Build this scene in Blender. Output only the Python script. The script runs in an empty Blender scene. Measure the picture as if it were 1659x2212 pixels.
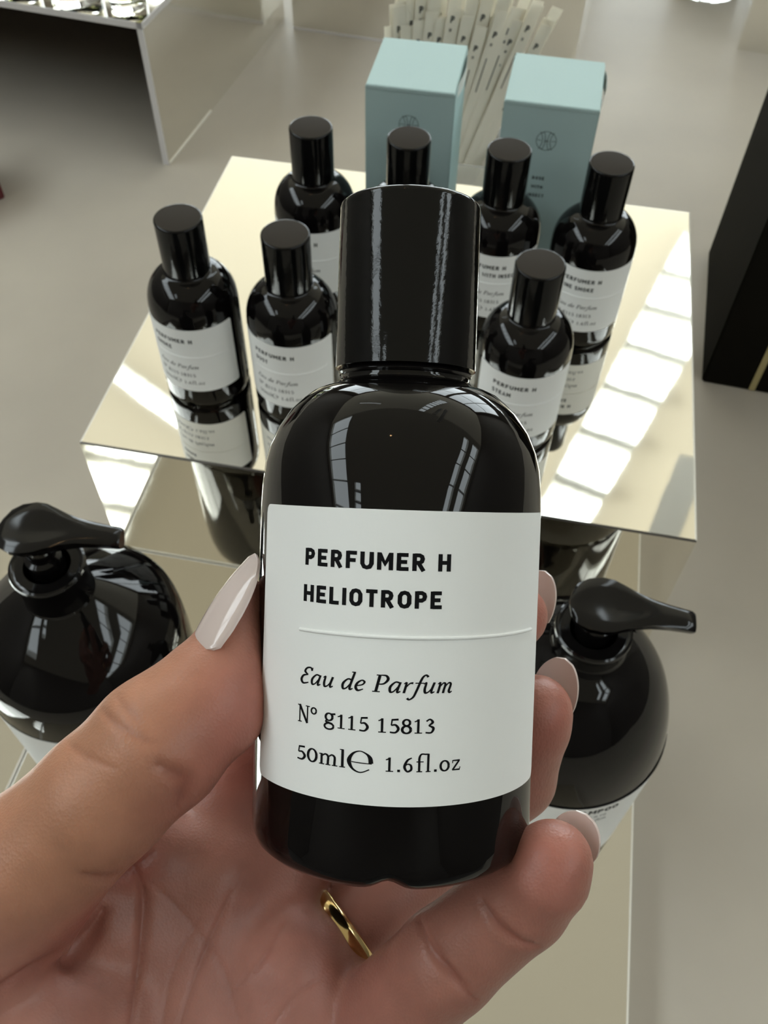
import bpy, bmesh, math, random
import numpy as np
from mathutils import Vector, Matrix
random.seed(7)
SC = bpy.context.scene
COL = SC.collection

# ------------------------------------------------------------------ camera
# The scene is measured in millimetres from the top of the mirrored riser and linked in metres.
FPX, IW, IH = 1951.9037, 1659, 2212
CX, CU, CF = (Vector((0.98174941, 0.18965811, 0.01406789)), Vector((-0.15942383, 0.78039649, 0.60462001)),
              Vector((-0.10369256, 0.5958281, -0.79638981)))
CC = Vector((0.0, 0.0, 352.08))
TABLE, TRAY = -112.0, -94.0
ZOFF = 900.0 - TABLE                      # table top stands 0.9 m over the floor

def V(x, y, z):
    return Vector((x / 1000, y / 1000, (z + ZOFF) / 1000))

def P(v):
    return V(v[0], v[1], v[2])

def at(px, py, d):                         # point at depth d along the view
    return CC + d * (CF + CX * ((px - IW / 2) / FPX) - CU * ((py - IH / 2) / FPX))

def on(px, py, z):                         # point on the horizontal plane z
    r = CF + CX * ((px - IW / 2) / FPX) - CU * ((py - IH / 2) / FPX)
    return CC + r * ((z - CC.z) / r.z)

cam = bpy.data.objects.new('camera', bpy.data.cameras.new('camera'))
COL.objects.link(cam)
SC.camera = cam
m = Matrix((CX, CU, -CF)).transposed().to_4x4()
m.translation = P(CC)
cam.matrix_world = m
cam.data.sensor_fit = 'VERTICAL'
cam.data.sensor_height = 36
cam.data.lens = FPX * 36 / IH
cam.data.clip_start = 0.01
cam.data.clip_end = 60
cam.data.dof.use_dof = True
cam.data.dof.focus_distance = 0.131
cam.data.dof.aperture_fstop = 62

# ------------------------------------------------------------------ world, exposure
SKY = (0.90, 0.945, 0.96)
SKY_STRENGTH = 6.0
w = bpy.data.worlds.new('sky')
SC.world = w
w.use_nodes = True
w.node_tree.nodes['Background'].inputs[0].default_value = (*SKY, 1)
w.node_tree.nodes['Background'].inputs[1].default_value = SKY_STRENGTH
SC.view_settings.view_transform = 'Standard'
SC.view_settings.look = 'None'
SC.view_settings.gamma = 1
SC.view_settings.exposure = 0.4
SC.view_settings.use_curve_mapping = False
SC.cycles.max_bounces = 10
SC.cycles.glossy_bounces = 7
SC.cycles.transparent_max_bounces = 12
SC.cycles.sample_clamp_indirect = 6
SC.cycles.caustics_reflective = True

# ------------------------------------------------------------------ materials
def mat(name, col, rough=0.5, metal=0.0, coat=0.0, spec=0.5, noise=None, bump=None, trans=0.0, ior=1.5, sss=0.0, sssr=(1, .4, .25), sscale=0.002):
    mt = bpy.data.materials.new(name)
    mt.use_nodes = True
    nt = mt.node_tree
    b = nt.nodes['Principled BSDF']
    b.inputs['Base Color'].default_value = (*col, 1)
    b.inputs['Roughness'].default_value = rough
    b.inputs['Metallic'].default_value = metal
    b.inputs['Coat Weight'].default_value = coat
    b.inputs['Coat Roughness'].default_value = 0.03
    b.inputs['Specular IOR Level'].default_value = spec
    b.inputs['Transmission Weight'].default_value = trans
    b.inputs['IOR'].default_value = ior
    if sss:
        b.inputs['Subsurface Weight'].default_value = sss
        b.inputs['Subsurface Radius'].default_value = sssr
        b.inputs['Subsurface Scale'].default_value = sscale
    tc = nt.nodes.new('ShaderNodeTexCoord')
    if noise:                              # (scale, second colour, low, high)
        n = nt.nodes.new('ShaderNodeTexNoise')
        n.inputs['Scale'].default_value = noise[0]
        n.inputs['Detail'].default_value = 5
        nt.links.new(tc.outputs['Object'], n.inputs['Vector'])
        r = nt.nodes.new('ShaderNodeValToRGB')
        r.color_ramp.elements[0].position = noise[2]
        r.color_ramp.elements[1].position = noise[3]
        r.color_ramp.elements[0].color = (*col, 1)
        r.color_ramp.elements[1].color = (*noise[1], 1)
        nt.links.new(n.outputs['Fac'], r.inputs['Fac'])
        nt.links.new(r.outputs['Color'], b.inputs['Base Color'])
    if bump:                               # (scale, strength, distance)
        n = nt.nodes.new('ShaderNodeTexNoise')
        n.inputs['Scale'].default_value = bump[0]
        n.inputs['Detail'].default_value = 4
        nt.links.new(tc.outputs['Object'], n.inputs['Vector'])
        bn = nt.nodes.new('ShaderNodeBump')
        bn.inputs['Strength'].default_value = bump[1]
        bn.inputs['Distance'].default_value = bump[2]
        nt.links.new(n.outputs['Fac'], bn.inputs['Height'])
        nt.links.new(bn.outputs['Normal'], b.inputs['Normal'])
    return mt

M = {}
M['table'] = mat('table laminate', (0.45, 0.405, 0.34), 0.5, noise=(9, (0.405, 0.365, 0.31), .35, .7), spec=.25)
M['mirror'] = mat('mirrored acrylic', (0.93, 0.90, 0.82), 0.03, 1.0, bump=(14, .006, .01))
M['mirror_soft'] = mat('brushed mirror acrylic', (0.90, 0.89, 0.85), 0.12, 1.0)
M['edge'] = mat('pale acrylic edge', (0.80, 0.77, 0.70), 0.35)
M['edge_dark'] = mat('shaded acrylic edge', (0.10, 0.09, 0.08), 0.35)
M['edge_grey'] = mat('grey acrylic edge', (0.60, 0.58, 0.58), 0.35)
M['inner'] = mat('dark stand shade', (0.10, 0.09, 0.07), 0.5)  # shade of the open stand put into the colour
M['glass_black'] = mat('black lacquered glass', (0.003, 0.0025, 0.0025), 0.035, coat=0.0, spec=.30)
M['cap'] = mat('black gloss cap', (0.003, 0.003, 0.003), 0.075, spec=.28, bump=(900, .02, .002))
M['cap_top'] = mat('matte cap top', (0.040, 0.034, 0.028), 0.8, spec=.06)
M['paper'] = mat('label paper', (0.87, 0.88, 0.865), 0.6, bump=(1400, .04, .0004), spec=.25)
M['ink'] = mat('black print', (0.005, 0.005, 0.006), 0.6, spec=.1)
M['ink_soft'] = mat('grey print', (0.035, 0.04, 0.042), 0.5)
M['teal'] = mat('pale teal card', (0.42, 0.555, 0.55), 0.7, bump=(700, .08, .0008), spec=.25)
M['card_white'] = mat('white card lining', (0.8, 0.8, 0.76), 0.6)
M['plastic'] = mat('black pump plastic', (0.004, 0.0035, 0.0035), 0.10, spec=.32)
M['glass'] = mat('clear glass', (0.96, 0.97, 0.95), 0.02, trans=1.0, ior=1.45)
M['glass_frost'] = mat('clouded glass', (0.86, 0.86, 0.82), 0.25, trans=.75, ior=1.3)
M['perfume'] = mat('olive perfume', (0.42, 0.43, 0.18), 0.05, trans=.9, ior=1.34)
def paper_mat():                            # thin paper that lets some daylight through
    mt = mat('cream blotter paper', (0.90, 0.87, 0.79), 0.7, spec=.2)
    nt = mt.node_tree
    b = nt.nodes['Principled BSDF']
    o = [n for n in nt.nodes if n.type == 'OUTPUT_MATERIAL'][0]
    t = nt.nodes.new('ShaderNodeBsdfTranslucent')
    t.inputs[0].default_value = (0.90, 0.86, 0.76, 1)
    a = nt.nodes.new('ShaderNodeMixShader')
    a.inputs[0].default_value = 0.4
    nt.links.new(b.outputs[0], a.inputs[1])
    nt.links.new(t.outputs[0], a.inputs[2])
    nt.links.new(a.outputs[0], o.inputs[0])
    return mt
M['blotter'] = paper_mat()
M['blackbox'] = mat('black satin card', (0.009, 0.008, 0.006), 0.6, spec=.02)
M['gold'] = mat('gold metal', (0.78, 0.58, 0.27), 0.12, 1.0)
M['gold_foil'] = mat('gold foil stripe', (0.50, 0.43, 0.22), 0.35, 0.4)
M['red'] = mat('dark red card', (0.10, 0.010, 0.014), 0.45)
M['wall'] = mat('taupe plaster', (0.16, 0.14, 0.12), 0.8)
M['floor'] = mat('dark stone floor', (0.12, 0.11, 0.10), 0.6)
M['plaster'] = mat('ceiling plaster', (0.30, 0.28, 0.24), 0.8)
M['bar'] = mat('painted roof bar', (0.62, 0.60, 0.54), 0.5)
M['wood'] = mat('dark table frame', (0.05, 0.045, 0.04), 0.5)
M['lamp'] = mat('lamp', (1, 0.7, 0.4))
b = M['lamp'].node_tree.nodes['Principled BSDF']
b.inputs['Emission Color'].default_value = (1, .62, .3, 1)
b.inputs['Emission Strength'].default_value = 30

def ceiling_glow_mat(name, tr, df):               # ceiling sheet made translucent so that it glows and adds light
    mt = bpy.data.materials.new(name)
    mt.use_nodes = True
    nt = mt.node_tree
    nt.nodes.clear()
    o = nt.nodes.new('ShaderNodeOutputMaterial')
    t = nt.nodes.new('ShaderNodeBsdfTranslucent')
    t.inputs[0].default_value = (*tr, 1)
    d = nt.nodes.new('ShaderNodeBsdfDiffuse')
    d.inputs[0].default_value = (*df, 1)
    a = nt.nodes.new('ShaderNodeAddShader')
    nt.links.new(t.outputs[0], a.inputs[0])
    nt.links.new(d.outputs[0], a.inputs[1])
    nt.links.new(a.outputs[0], o.inputs[0])
    return mt
M['ceiling_glow'] = ceiling_glow_mat('cream glowing ceiling', (0.083, 0.075, 0.056), (0.45, 0.41, 0.34))
M['ceiling_glow_dim'] = ceiling_glow_mat('dimmer glowing ceiling', (0.038, 0.034, 0.026), (0.30, 0.28, 0.23))

def pane_mat():
    mt = bpy.data.materials.new('roof glass')
    mt.use_nodes = True
    nt = mt.node_tree
    nt.nodes.clear()
    o = nt.nodes.new('ShaderNodeOutputMaterial')
    t = nt.nodes.new('ShaderNodeBsdfTransparent')
    t.inputs[0].default_value = (0.90, 0.95, 0.96, 1)
    g = nt.nodes.new('ShaderNodeBsdfGlossy')
    g.inputs['Roughness'].default_value = 0.02
    a = nt.nodes.new('ShaderNodeMixShader')
    a.inputs[0].default_value = 0.06
    nt.links.new(t.outputs[0], a.inputs[1])
    nt.links.new(g.outputs[0], a.inputs[2])
    nt.links.new(a.outputs[0], o.inputs[0])
    return mt
M['pane'] = pane_mat()

def nail_mat():
    mt = mat('milky nail gel', (0.84, 0.74, 0.70), 0.10, coat=.6)
    nt = mt.node_tree
    b = nt.nodes['Principled BSDF']
    o = [n for n in nt.nodes if n.type == 'OUTPUT_MATERIAL'][0]
    t = nt.nodes.new('ShaderNodeBsdfTranslucent')
    t.inputs[0].default_value = (0.86, 0.72, 0.67, 1)
    a = nt.nodes.new('ShaderNodeMixShader')
    a.inputs[0].default_value = 0.38
    nt.links.new(b.outputs[0], a.inputs[1])
    nt.links.new(t.outputs[0], a.inputs[2])
    nt.links.new(a.outputs[0], o.inputs[0])
    return mt
M['nail'] = nail_mat()

def skin_mat():
    mt = mat('skin', (0.50, 0.27, 0.20), 0.42, spec=.35, sss=.25, sssr=(1, .35, .2), sscale=.0025)
    nt = mt.node_tree
    b = nt.nodes['Principled BSDF']
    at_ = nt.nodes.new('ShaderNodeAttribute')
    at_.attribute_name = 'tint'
    tc = nt.nodes.new('ShaderNodeTexCoord')
    n1 = nt.nodes.new('ShaderNodeTexNoise')
    n1.inputs['Scale'].default_value = 160
    n1.inputs['Detail'].default_value = 6
    nt.links.new(tc.outputs['Object'], n1.inputs['Vector'])
    mp = nt.nodes.new('ShaderNodeMapRange')
    mp.inputs[1].default_value, mp.inputs[2].default_value = .3, .7
    mp.inputs[3].default_value, mp.inputs[4].default_value = .90, 1.08
    nt.links.new(n1.outputs['Fac'], mp.inputs[0])
    mx = nt.nodes.new('ShaderNodeVectorMath')
    mx.operation = 'SCALE'
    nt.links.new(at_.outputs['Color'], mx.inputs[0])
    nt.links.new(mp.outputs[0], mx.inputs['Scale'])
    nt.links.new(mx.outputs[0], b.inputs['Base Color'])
    vo = nt.nodes.new('ShaderNodeTexVoronoi')
    vo.inputs['Scale'].default_value = 2200
    n2 = nt.nodes.new('ShaderNodeTexNoise')
    n2.inputs['Scale'].default_value = 700
    n2.inputs['Detail'].default_value = 4
    mpp = nt.nodes.new('ShaderNodeMapping')
    mpp.inputs['Rotation'].default_value = (0.3, 0.5, 0.7)
    mpp.inputs['Scale'].default_value = (1, 1, .35)
    nt.links.new(tc.outputs['Object'], mpp.inputs['Vector'])
    for n in (vo, n2):
        nt.links.new(mpp.outputs[0], n.inputs['Vector'])
    ad = nt.nodes.new('ShaderNodeMath')
    ad.operation = 'ADD'
    nt.links.new(vo.outputs['Distance'], ad.inputs[0])
    nt.links.new(n2.outputs['Fac'], ad.inputs[1])
    bn = nt.nodes.new('ShaderNodeBump')
    bn.inputs['Strength'].default_value = .26
    bn.inputs['Distance'].default_value = .0002
    nt.links.new(ad.outputs[0], bn.inputs['Height'])
    nt.links.new(bn.outputs['Normal'], b.inputs['Normal'])
    return mt
M['skin'] = skin_mat()

# ------------------------------------------------------------------ mesh helpers
def link(name, me, mats, parent=None, smooth=None):
    """Links a mesh (in metres, local to its parent) as one object."""
    o = bpy.data.objects.new(name, me)
    for k in (mats if isinstance(mats, (list, tuple)) else [mats]):
        me.materials.append(M[k])
    COL.objects.link(o)
    if parent:
        o.parent = parent
    if smooth is not None:
        for p in me.polygons:
            p.use_smooth = True
        me.set_sharp_from_angle(angle=math.radians(smooth))
    return o

def mesh(verts, faces, fm=None, scale=.001):
    me = bpy.data.meshes.new('mesh')
    me.from_pydata([(v[0] * scale, v[1] * scale, v[2] * scale) for v in verts], [], faces)
    if fm:
        me.polygons.foreach_set('material_index', fm)
    me.validate()
    me.update()
    return me

class MB:
    """Collects shapes (mm) into one mesh."""
    def __init__(self):
        self.v, self.f, self.m = [], [], []
    def add(self, vs, fs, mi=0):
        k = len(self.v)
        self.v += [tuple(v) for v in vs]
        self.f += [tuple(i + k for i in f) for f in fs]
        self.m += [mi] * len(fs)
        return self
    def box(self, x0, x1, y0, y1, z0, z1, mi=0, top=None):
        v = [(x, y, z) for z in (z0, z1) for y in (y0, y1) for x in (x0, x1)]
        f = [(0, 2, 3, 1), (0, 1, 5, 4), (1, 3, 7, 5), (3, 2, 6, 7), (2, 0, 4, 6)]
        self.add(v, f, mi)
        k = len(self.v) - 8
        self.f.append((k + 4, k + 5, k + 7, k + 6))
        self.m.append(mi if top is None else top)
        return self
    def lathe(self, prof, n=96, mi=0, c=(0, 0), closed=True, mids=None):
        k = len(self.v)
        for r, z in prof:
            for i in range(n):
                a = 2 * math.pi * i / n
                self.v.append((c[0] + r * math.cos(a), c[1] + r * math.sin(a), z))
        for j in range(len(prof) - 1):
            for i in range(n):
                a, b2 = k + j * n + i, k + j * n + (i + 1) % n
                self.f.append((a, b2, b2 + n, a + n))
                self.m.append(mids[j] if mids else mi)
        if closed:
            self.f.append(tuple(k + i for i in reversed(range(n))))
            self.m.append(mids[0] if mids else mi)
            q = k + (len(prof) - 1) * n
            self.f.append(tuple(q + i for i in range(n)))
            self.m.append(mids[-1] if mids else mi)
        return self
    def tube(self, pts, rad, n=12, mi=0):
        """Round tube along pts; rad is one radius or a list."""
        pts = [Vector(p) for p in pts]
        rs = rad if isinstance(rad, (list, tuple)) else [rad] * len(pts)
        k = len(self.v)
        t0 = (pts[1] - pts[0]).normalized()
        u = t0.orthogonal().normalized()
        for i, p in enumerate(pts):
            t = (pts[min(i + 1, len(pts) - 1)] - pts[max(i - 1, 0)]).normalized()
            u = (u - t * u.dot(t)).normalized()
            s = t.cross(u)
            for j in range(n):
                a = 2 * math.pi * j / n
                self.v.append(tuple(p + (u * math.cos(a) + s * math.sin(a)) * rs[i]))
        for i in range(len(pts) - 1):
            for j in range(n):
                a, b2 = k + i * n + j, k + i * n + (j + 1) % n
                self.f.append((a, b2, b2 + n, a + n))
                self.m.append(mi)
        self.f.append(tuple(k + i for i in reversed(range(n))))
        self.m.append(mi)
        q = k + (len(pts) - 1) * n
        self.f.append(tuple(q + i for i in range(n)))
        self.m.append(mi)
        return self
    def build(self, name, mats, parent=None, smooth=None):
        return link(name, mesh(self.v, self.f, self.m), mats, parent, smooth)

def empty(name, loc, rz=0):
    o = bpy.data.objects.new(name, None)
    o.empty_display_size = .02
    COL.objects.link(o)
    o.location = loc
    o.rotation_euler = (0, 0, rz)
    return o

def tag(o, label, cat, group=None):
    o['label'] = label
    o['category'] = cat
    if group:
        o['group'] = group
    return o

def struct(o):
    o['kind'] = 'structure'
    return o

def kids(o):
    return [c for c in COL.objects if c.parent == o]

def copy_tree(o, parent=None):
    c = o.copy()
    COL.objects.link(c)
    if parent:
        c.parent = parent
    for k in kids(o):
        copy_tree(k, c)
    return c

# ------------------------------------------------------------------ the room
X0, X1, Y0, Y1, ZC, ZF = -3600, 3400, -3200, 5600, 2500, -1012
def wall(name, x0, x1, y0, y1, z0, z1, m_='wall'):
    o = MB().box(x0, x1, y0, y1, z0, z1).build(name, m_)
    o.location = V(0, 0, 0)
    return struct(o)
wall('floor', X0, X1, Y0, Y1, ZF - 60, ZF, 'floor')
wall('wall_left', X0 - 100, X0, Y0, Y1, ZF, ZC)
BW = [(-3300, -1150), (-1050, 1050), (1150, 3150)]       # three tall panes in the back wall
BZ0, BZ1 = -150, 2350
o = MB().box(X0, X1, Y1, Y1 + 100, ZF, BZ0).box(X0, X1, Y1, Y1 + 100, BZ1, ZC)
for x0, x1 in zip([X0] + [q[1] for q in BW], [q[0] for q in BW] + [X1]):
    o.box(x0, x1, Y1, Y1 + 100, BZ0, BZ1)
o = o.build('wall_back', 'wall')
o.location = V(0, 0, 0)
struct(o)
def portal(name, c, u, v, sx, sy):
    """Guides the daylight that comes in through one opening."""
    l = bpy.data.lights.new(name, 'AREA')
    l.shape, l.size, l.size_y = 'RECTANGLE', sx / 1000, sy / 1000
    l.cycles.is_portal = True
    ob = bpy.data.objects.new(name, l)
    COL.objects.link(ob)
    u, v = Vector(u).normalized(), Vector(v).normalized()
    mm = Matrix((u, v, u.cross(v))).transposed().to_4x4()
    mm.translation = P(c)
    ob.matrix_world = mm
for i, (x0, x1) in enumerate(BW):
    f_ = MB()
    for xa in (x0, (x0 + x1) / 2 - 25, x1 - 50):
        f_.box(xa, xa + 50, Y1 + 20, Y1 + 80, BZ0, BZ1)
    for za in (BZ0, BZ1 - 50, 1100):
        f_.box(x0, x1, Y1 + 25, Y1 + 75, za, za + 50)
    o = f_.build('window_%d' % (i + 7), 'bar')
    o.location = V(0, 0, 0)
    struct(o)
    MB().add([(x0, Y1 + 50, BZ0), (x1, Y1 + 50, BZ0), (x1, Y1 + 50, BZ1), (x0, Y1 + 50, BZ1)], [(0, 1, 2, 3)]).build('glass_pane', 'pane', o)
    portal('daylight', ((x0 + x1) / 2, Y1 - 5, (BZ0 + BZ1) / 2), (1, 0, 0), (0, 0, 1), x1 - x0, BZ1 - BZ0)
wall('wall_front', X0, X1, Y0 - 100, Y0, ZF, ZC)
wall('wall_right', X1, X1 + 100, Y0, Y1, ZF, ZC)

SKYLIGHTS = [
    [(115, 1905), (300, 1905), (1200, 4250), (810, 4250)],
    [(-2300, 2960), (-1150, 2310), (-1150, 2420), (-2300, 3080)],
    [(2000, -2900), (2340, -2900), (2340, 1500), (2000, 1500)],  # both right strips enlarged past their reflections to add light
    [(2640, -2900), (3240, -2900), (3240, 1500), (2640, 1500)],
    [(-3400, -2900), (-2150, -2900), (-2150, 1800), (-3400, 1800)],  # unseen left opening, added to brighten the scene
    [(-1830, -2300), (-1450, -2300), (-1420, -1300), (-1720, -1300)],
]
def ceiling_sheet(name, rect, holes, m_, z):
    bm = bmesh.new()
    es = []
    for loop in [rect] + holes:
        vs = [bm.verts.new((x / 1000, y / 1000, 0)) for x, y in loop]
        es += [bm.edges.new((vs[i], vs[(i + 1) % len(vs)])) for i in range(len(vs))]
    bmesh.ops.triangle_fill(bm, use_beauty=True, use_dissolve=False, edges=es)
    me = bpy.data.meshes.new(name)
    bm.to_mesh(me)
    o = link(name, me, m_)
    o.location = V(0, 0, z)
    return struct(o)
YS = 1890                                   # brighter glowing sheet beyond this line, a dimmer copy before it
ceiling_sheet('ceiling', [(X0, YS), (X1, YS), (X1, Y1), (X0, Y1)], SKYLIGHTS[:2], 'ceiling_glow', ZC)
ceiling_sheet('ceiling', [(X0, Y0), (X1, Y0), (X1, YS), (X0, YS)], SKYLIGHTS[2:], 'ceiling_glow_dim', ZC)
for i, q in enumerate(SKYLIGHTS):
    win = MB()
    n = len(q)
    for k in range(n):                      # upstand round the opening
        (ax, ay), (bx, by) = q[k], q[(k + 1) % n]
        win.add([(ax, ay, 0), (bx, by, 0), (bx, by, 120), (ax, ay, 120)], [(0, 1, 2, 3)])
    o = win.build('window_%d' % (i + 1), 'bar')
    o.location = V(0, 0, ZC)
    struct(o)
    g = MB().add([(x, y, 118) for x, y in q], [(0, 1, 2, 3)]).build('glass_pane', 'pane', o)
    nb = (8, 0, 6, 6, 6, 4)[i]
    xs, ys = [p[0] for p in q], [p[1] for p in q]
    portal('daylight', ((min(xs) + max(xs)) / 2, (min(ys) + max(ys)) / 2, ZC + 119), (1, 0, 0), (0, 1, 0), max(xs) - min(xs), max(ys) - min(ys))
    for k in range(1, nb):
        t = k / nb
        a = [q[0][j] + (q[3][j] - q[0][j]) * t for j in (0, 1)]
        c = [q[1][j] + (q[2][j] - q[1][j]) * t for j in (0, 1)]
        dx, dy = (60, -90) if i == 0 else (0, 0)
        MB().tube([(a[0], a[1], 60), (c[0] + dx, c[1] + dy, 60)], 30, 8).build('glazing_bar', 'bar', o)
for i, (x, y0, y1) in enumerate([(560, 1900, 2620), (760, 1500, 2700)]):
    o = MB().add([(x, y0, -60), (x + 120, y0, -60), (x + 330, y1, -60), (x + 210, y1, -60),
                  (x, y0, -2), (x + 120, y0, -2), (x + 330, y1, -2), (x + 210, y1, -2)],
                 [(0, 3, 2, 1), (0, 1, 5, 4), (1, 2, 6, 5), (2, 3, 7, 6), (3, 0, 4, 7)]).build('trim_%d' % (i + 1), 'bar')
    o.location = V(0, 0, ZC)
    struct(o)

# ------------------------------------------------------------------ table
t = tag(empty('display_table', V(0, 0, TABLE - 900)), 'large grey beige display table that carries all the mirrored stands and bottles', 'table')
MB().box(-1300, 1000, -260, 1700, 900 - 40, 900).build('tabletop', 'table', t)
for x in (-1240, 940):
    for y in (-200, 1640):
        MB().box(x - 30, x + 30, y - 30, y + 30, 0, 860).build('leg', 'wood', t)

# ------------------------------------------------------------------ mirrored riser and trays
RX0, RX1, RY0, RY1 = -208.7, 104.93, 276.6, 547.8
def sheet_top(x0, x1, y0, y1, z, th, rim, dark_front=True):
    """A mirrored sheet with a slim pale rim on its cut edges."""
    m_ = MB()
    a, b2 = rim, .35
    outer = [(x0, y0, z - b2), (x1, y0, z - b2), (x1, y1, z - b2), (x0, y1, z - b2)]
    inner = [(x0 + a, y0 + a * .5, z), (x1 - a, y0 + a * .5, z), (x1 - a, y1 - a, z), (x0 + a, y1 - a, z)]
    low = [(x, y, z - th) for x, y, _ in outer]
    m_.add(inner, [(0, 1, 2, 3)], 0)
    for k in range(4):
        j = (k + 1) % 4
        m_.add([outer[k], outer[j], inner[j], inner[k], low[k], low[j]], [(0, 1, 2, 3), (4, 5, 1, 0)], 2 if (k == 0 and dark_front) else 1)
    m_.add(low, [(3, 2, 1, 0)], 0)
    return m_
cx, cy = (RX0 + RX1) / 2, (RY0 + RY1) / 2
riser = tag(empty('mirrored_riser', V(cx, cy, TABLE)), 'tall mirrored block in the middle, carrying the small black bottles and teal boxes', 'display riser')
H = -TABLE
hx, hy = (RX1 - RX0) / 2, (RY1 - RY0) / 2
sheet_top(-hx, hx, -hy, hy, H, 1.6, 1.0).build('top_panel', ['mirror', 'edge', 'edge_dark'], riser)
MB().box(-hx, hx, -hy, -hy + 1.6, 0, H - 1.6).build('front_panel', 'mirror', riser)
MB().box(-hx, hx, hy - 1.6, hy, 0, H - 1.6).build('back_panel', 'mirror', riser)
for sx in (-1, 1):
    xa = sx * hx
    MB().box(min(xa, xa - sx * 1.6), max(xa, xa - sx * 1.6), -hy + 1.6, hy - 1.6, 0, H - 1.6).build('side_panel', 'mirror', riser)

def low_tray(name, x0, x1, y0, y1, label):
    t = tag(empty(name, V((x0 + x1) / 2, (y0 + y1) / 2, TABLE)), label, 'display tray')
    ax, ay, h = (x1 - x0) / 2, (y1 - y0) / 2, TRAY - TABLE
    sheet_top(-ax, ax, -ay, ay, h, 1.6, .9, False).build('top_panel', ['mirror', 'edge', 'edge'], t)
    MB().box(-ax, ax, -ay, ay, 0, h - 1.6).build('plinth', 'mirror_soft', t)
    return t
low_tray('mirrored_tray', RX0, 99.1, 12, RY0 - .4, 'low mirrored tray before the tall block, under both pump bottles')
low_tray('mirrored_tray', -360, RX0 - .9, 12, RY0 - .4, 'low mirrored tray at the lower left edge, left of the dark seam')

# ------------------------------------------------------------------ lettering
def ring(cx_, cy_, rx, ry, w1, w2, n=18):
    return [(cx_ + rx * math.cos(a), cy_ + ry * math.sin(a), w2 + (w1 - w2) * abs(math.cos(a))) for a in [2 * math.pi * i / n for i in range(n + 1)]]
W_ = .225
def st(*pts):
    return ('l', [(x, y, W_) for x, y in pts])
_P = [st((.1, 0), (.1, 1)), st((.1, .9), (.36, .9), (.47, .83), (.51, .7), (.47, .55), (.36, .47), (.1, .47))]
_O = st((.1, .7), (.1, .3), (.2, .14), (.34, .1), (.48, .14), (.58, .3), (.58, .7), (.48, .86), (.34, .9), (.2, .86), (.1, .7), (.1, .5))
SANS = {
    'P': (.62, _P), 'R': (.66, _P + [st((.3, .47), (.57, 0))]),
    'E': (.6, [st((.1, 0), (.1, 1)), st((.1, .9), (.58, .9)), st((.1, .5), (.52, .5)), st((.1, .1), (.6, .1))]),
    'F': (.58, [st((.1, 0), (.1, 1)), st((.1, .9), (.58, .9)), st((.1, .48), (.52, .48))]),
    'U': (.68, [st((.1, 1), (.1, .32), (.2, .14), (.34, .1), (.48, .14), (.58, .32), (.58, 1))]),
    'M': (.8, [st((.1, 0), (.1, 1)), st((.12, .92), (.4, .36), (.68, .92)), st((.7, 0), (.7, 1))]),
    'H': (.66, [st((.1, 0), (.1, 1)), st((.56, 0), (.56, 1)), st((.1, .5), (.56, .5))]),
    'L': (.55, [st((.1, 0), (.1, 1)), st((.1, .1), (.55, .1))]),
    'I': (.2, [st((.1, 0), (.1, 1))]), 'O': (.68, [_O]),
    'T': (.6, [st((.3, 0), (.3, 1)), st((0, .9), (.6, .9))]),
    'S': (.6, [st((.54, .8), (.4, .9), (.2, .9), (.1, .76), (.14, .6), (.46, .42), (.5, .24), (.4, .1), (.2, .1), (.05, .2))]),
    'K': (.66, [st((.1, 0), (.1, 1)), st((.58, 1), (.14, .48)), st((.26, .58), (.6, 0))]),
    'D': (.66, [st((.1, 0), (.1, 1)), st((.1, .9), (.34, .9), (.5, .8), (.56, .6), (.56, .4), (.5, .2), (.34, .1), (.1, .1))]),
    'A': (.7, [st((.06, 0), (.35, .97), (.64, 0)), st((.16, .28), (.54, .28))]),
    'N': (.68, [st((.1, 0), (.1, 1)), st((.12, .95), (.56, .05)), st((.58, 0), (.58, 1))]),
    'C': (.64, [st((.56, .76), (.46, .87), (.34, .9), (.2, .86), (.1, .7), (.1, .3), (.2, .14), (.34, .1), (.46, .13), (.56, .24))]),
    'W': (.95, [st((.08, 1), (.27, .06), (.475, .8), (.68, .06), (.87, 1))]),
    ' ': (.28, []),
}
def c_(*p):
    return ('c', list(p))
def l_(*p):
    return ('l', list(p))
_a = [c_((.44, .58, .09), (.24, .61, .09), (.06, .34, .13), (.12, .05, .11), (.28, .1, .08), (.44, .42, .06)), c_((.48, .62, .11), (.43, .2, .12), (.46, .03, .1), (.58, .1, .06))]
_one = [c_((.03, .66, .06), (.12, .69, .07), (.22, .76, .09)), l_((.22, .8, .12), (.22, 0, .12)), l_((.04, .03, .06), (.42, .03, .06))]
_five = [l_((.14, .74, .1), (.46, .77, .11)), l_((.15, .78, .07), (.11, .43, .07)), c_((.11, .43, .07), (.32, .46, .11), (.46, .25, .14), (.32, .04, .1), (.05, .05, .09))]
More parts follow.
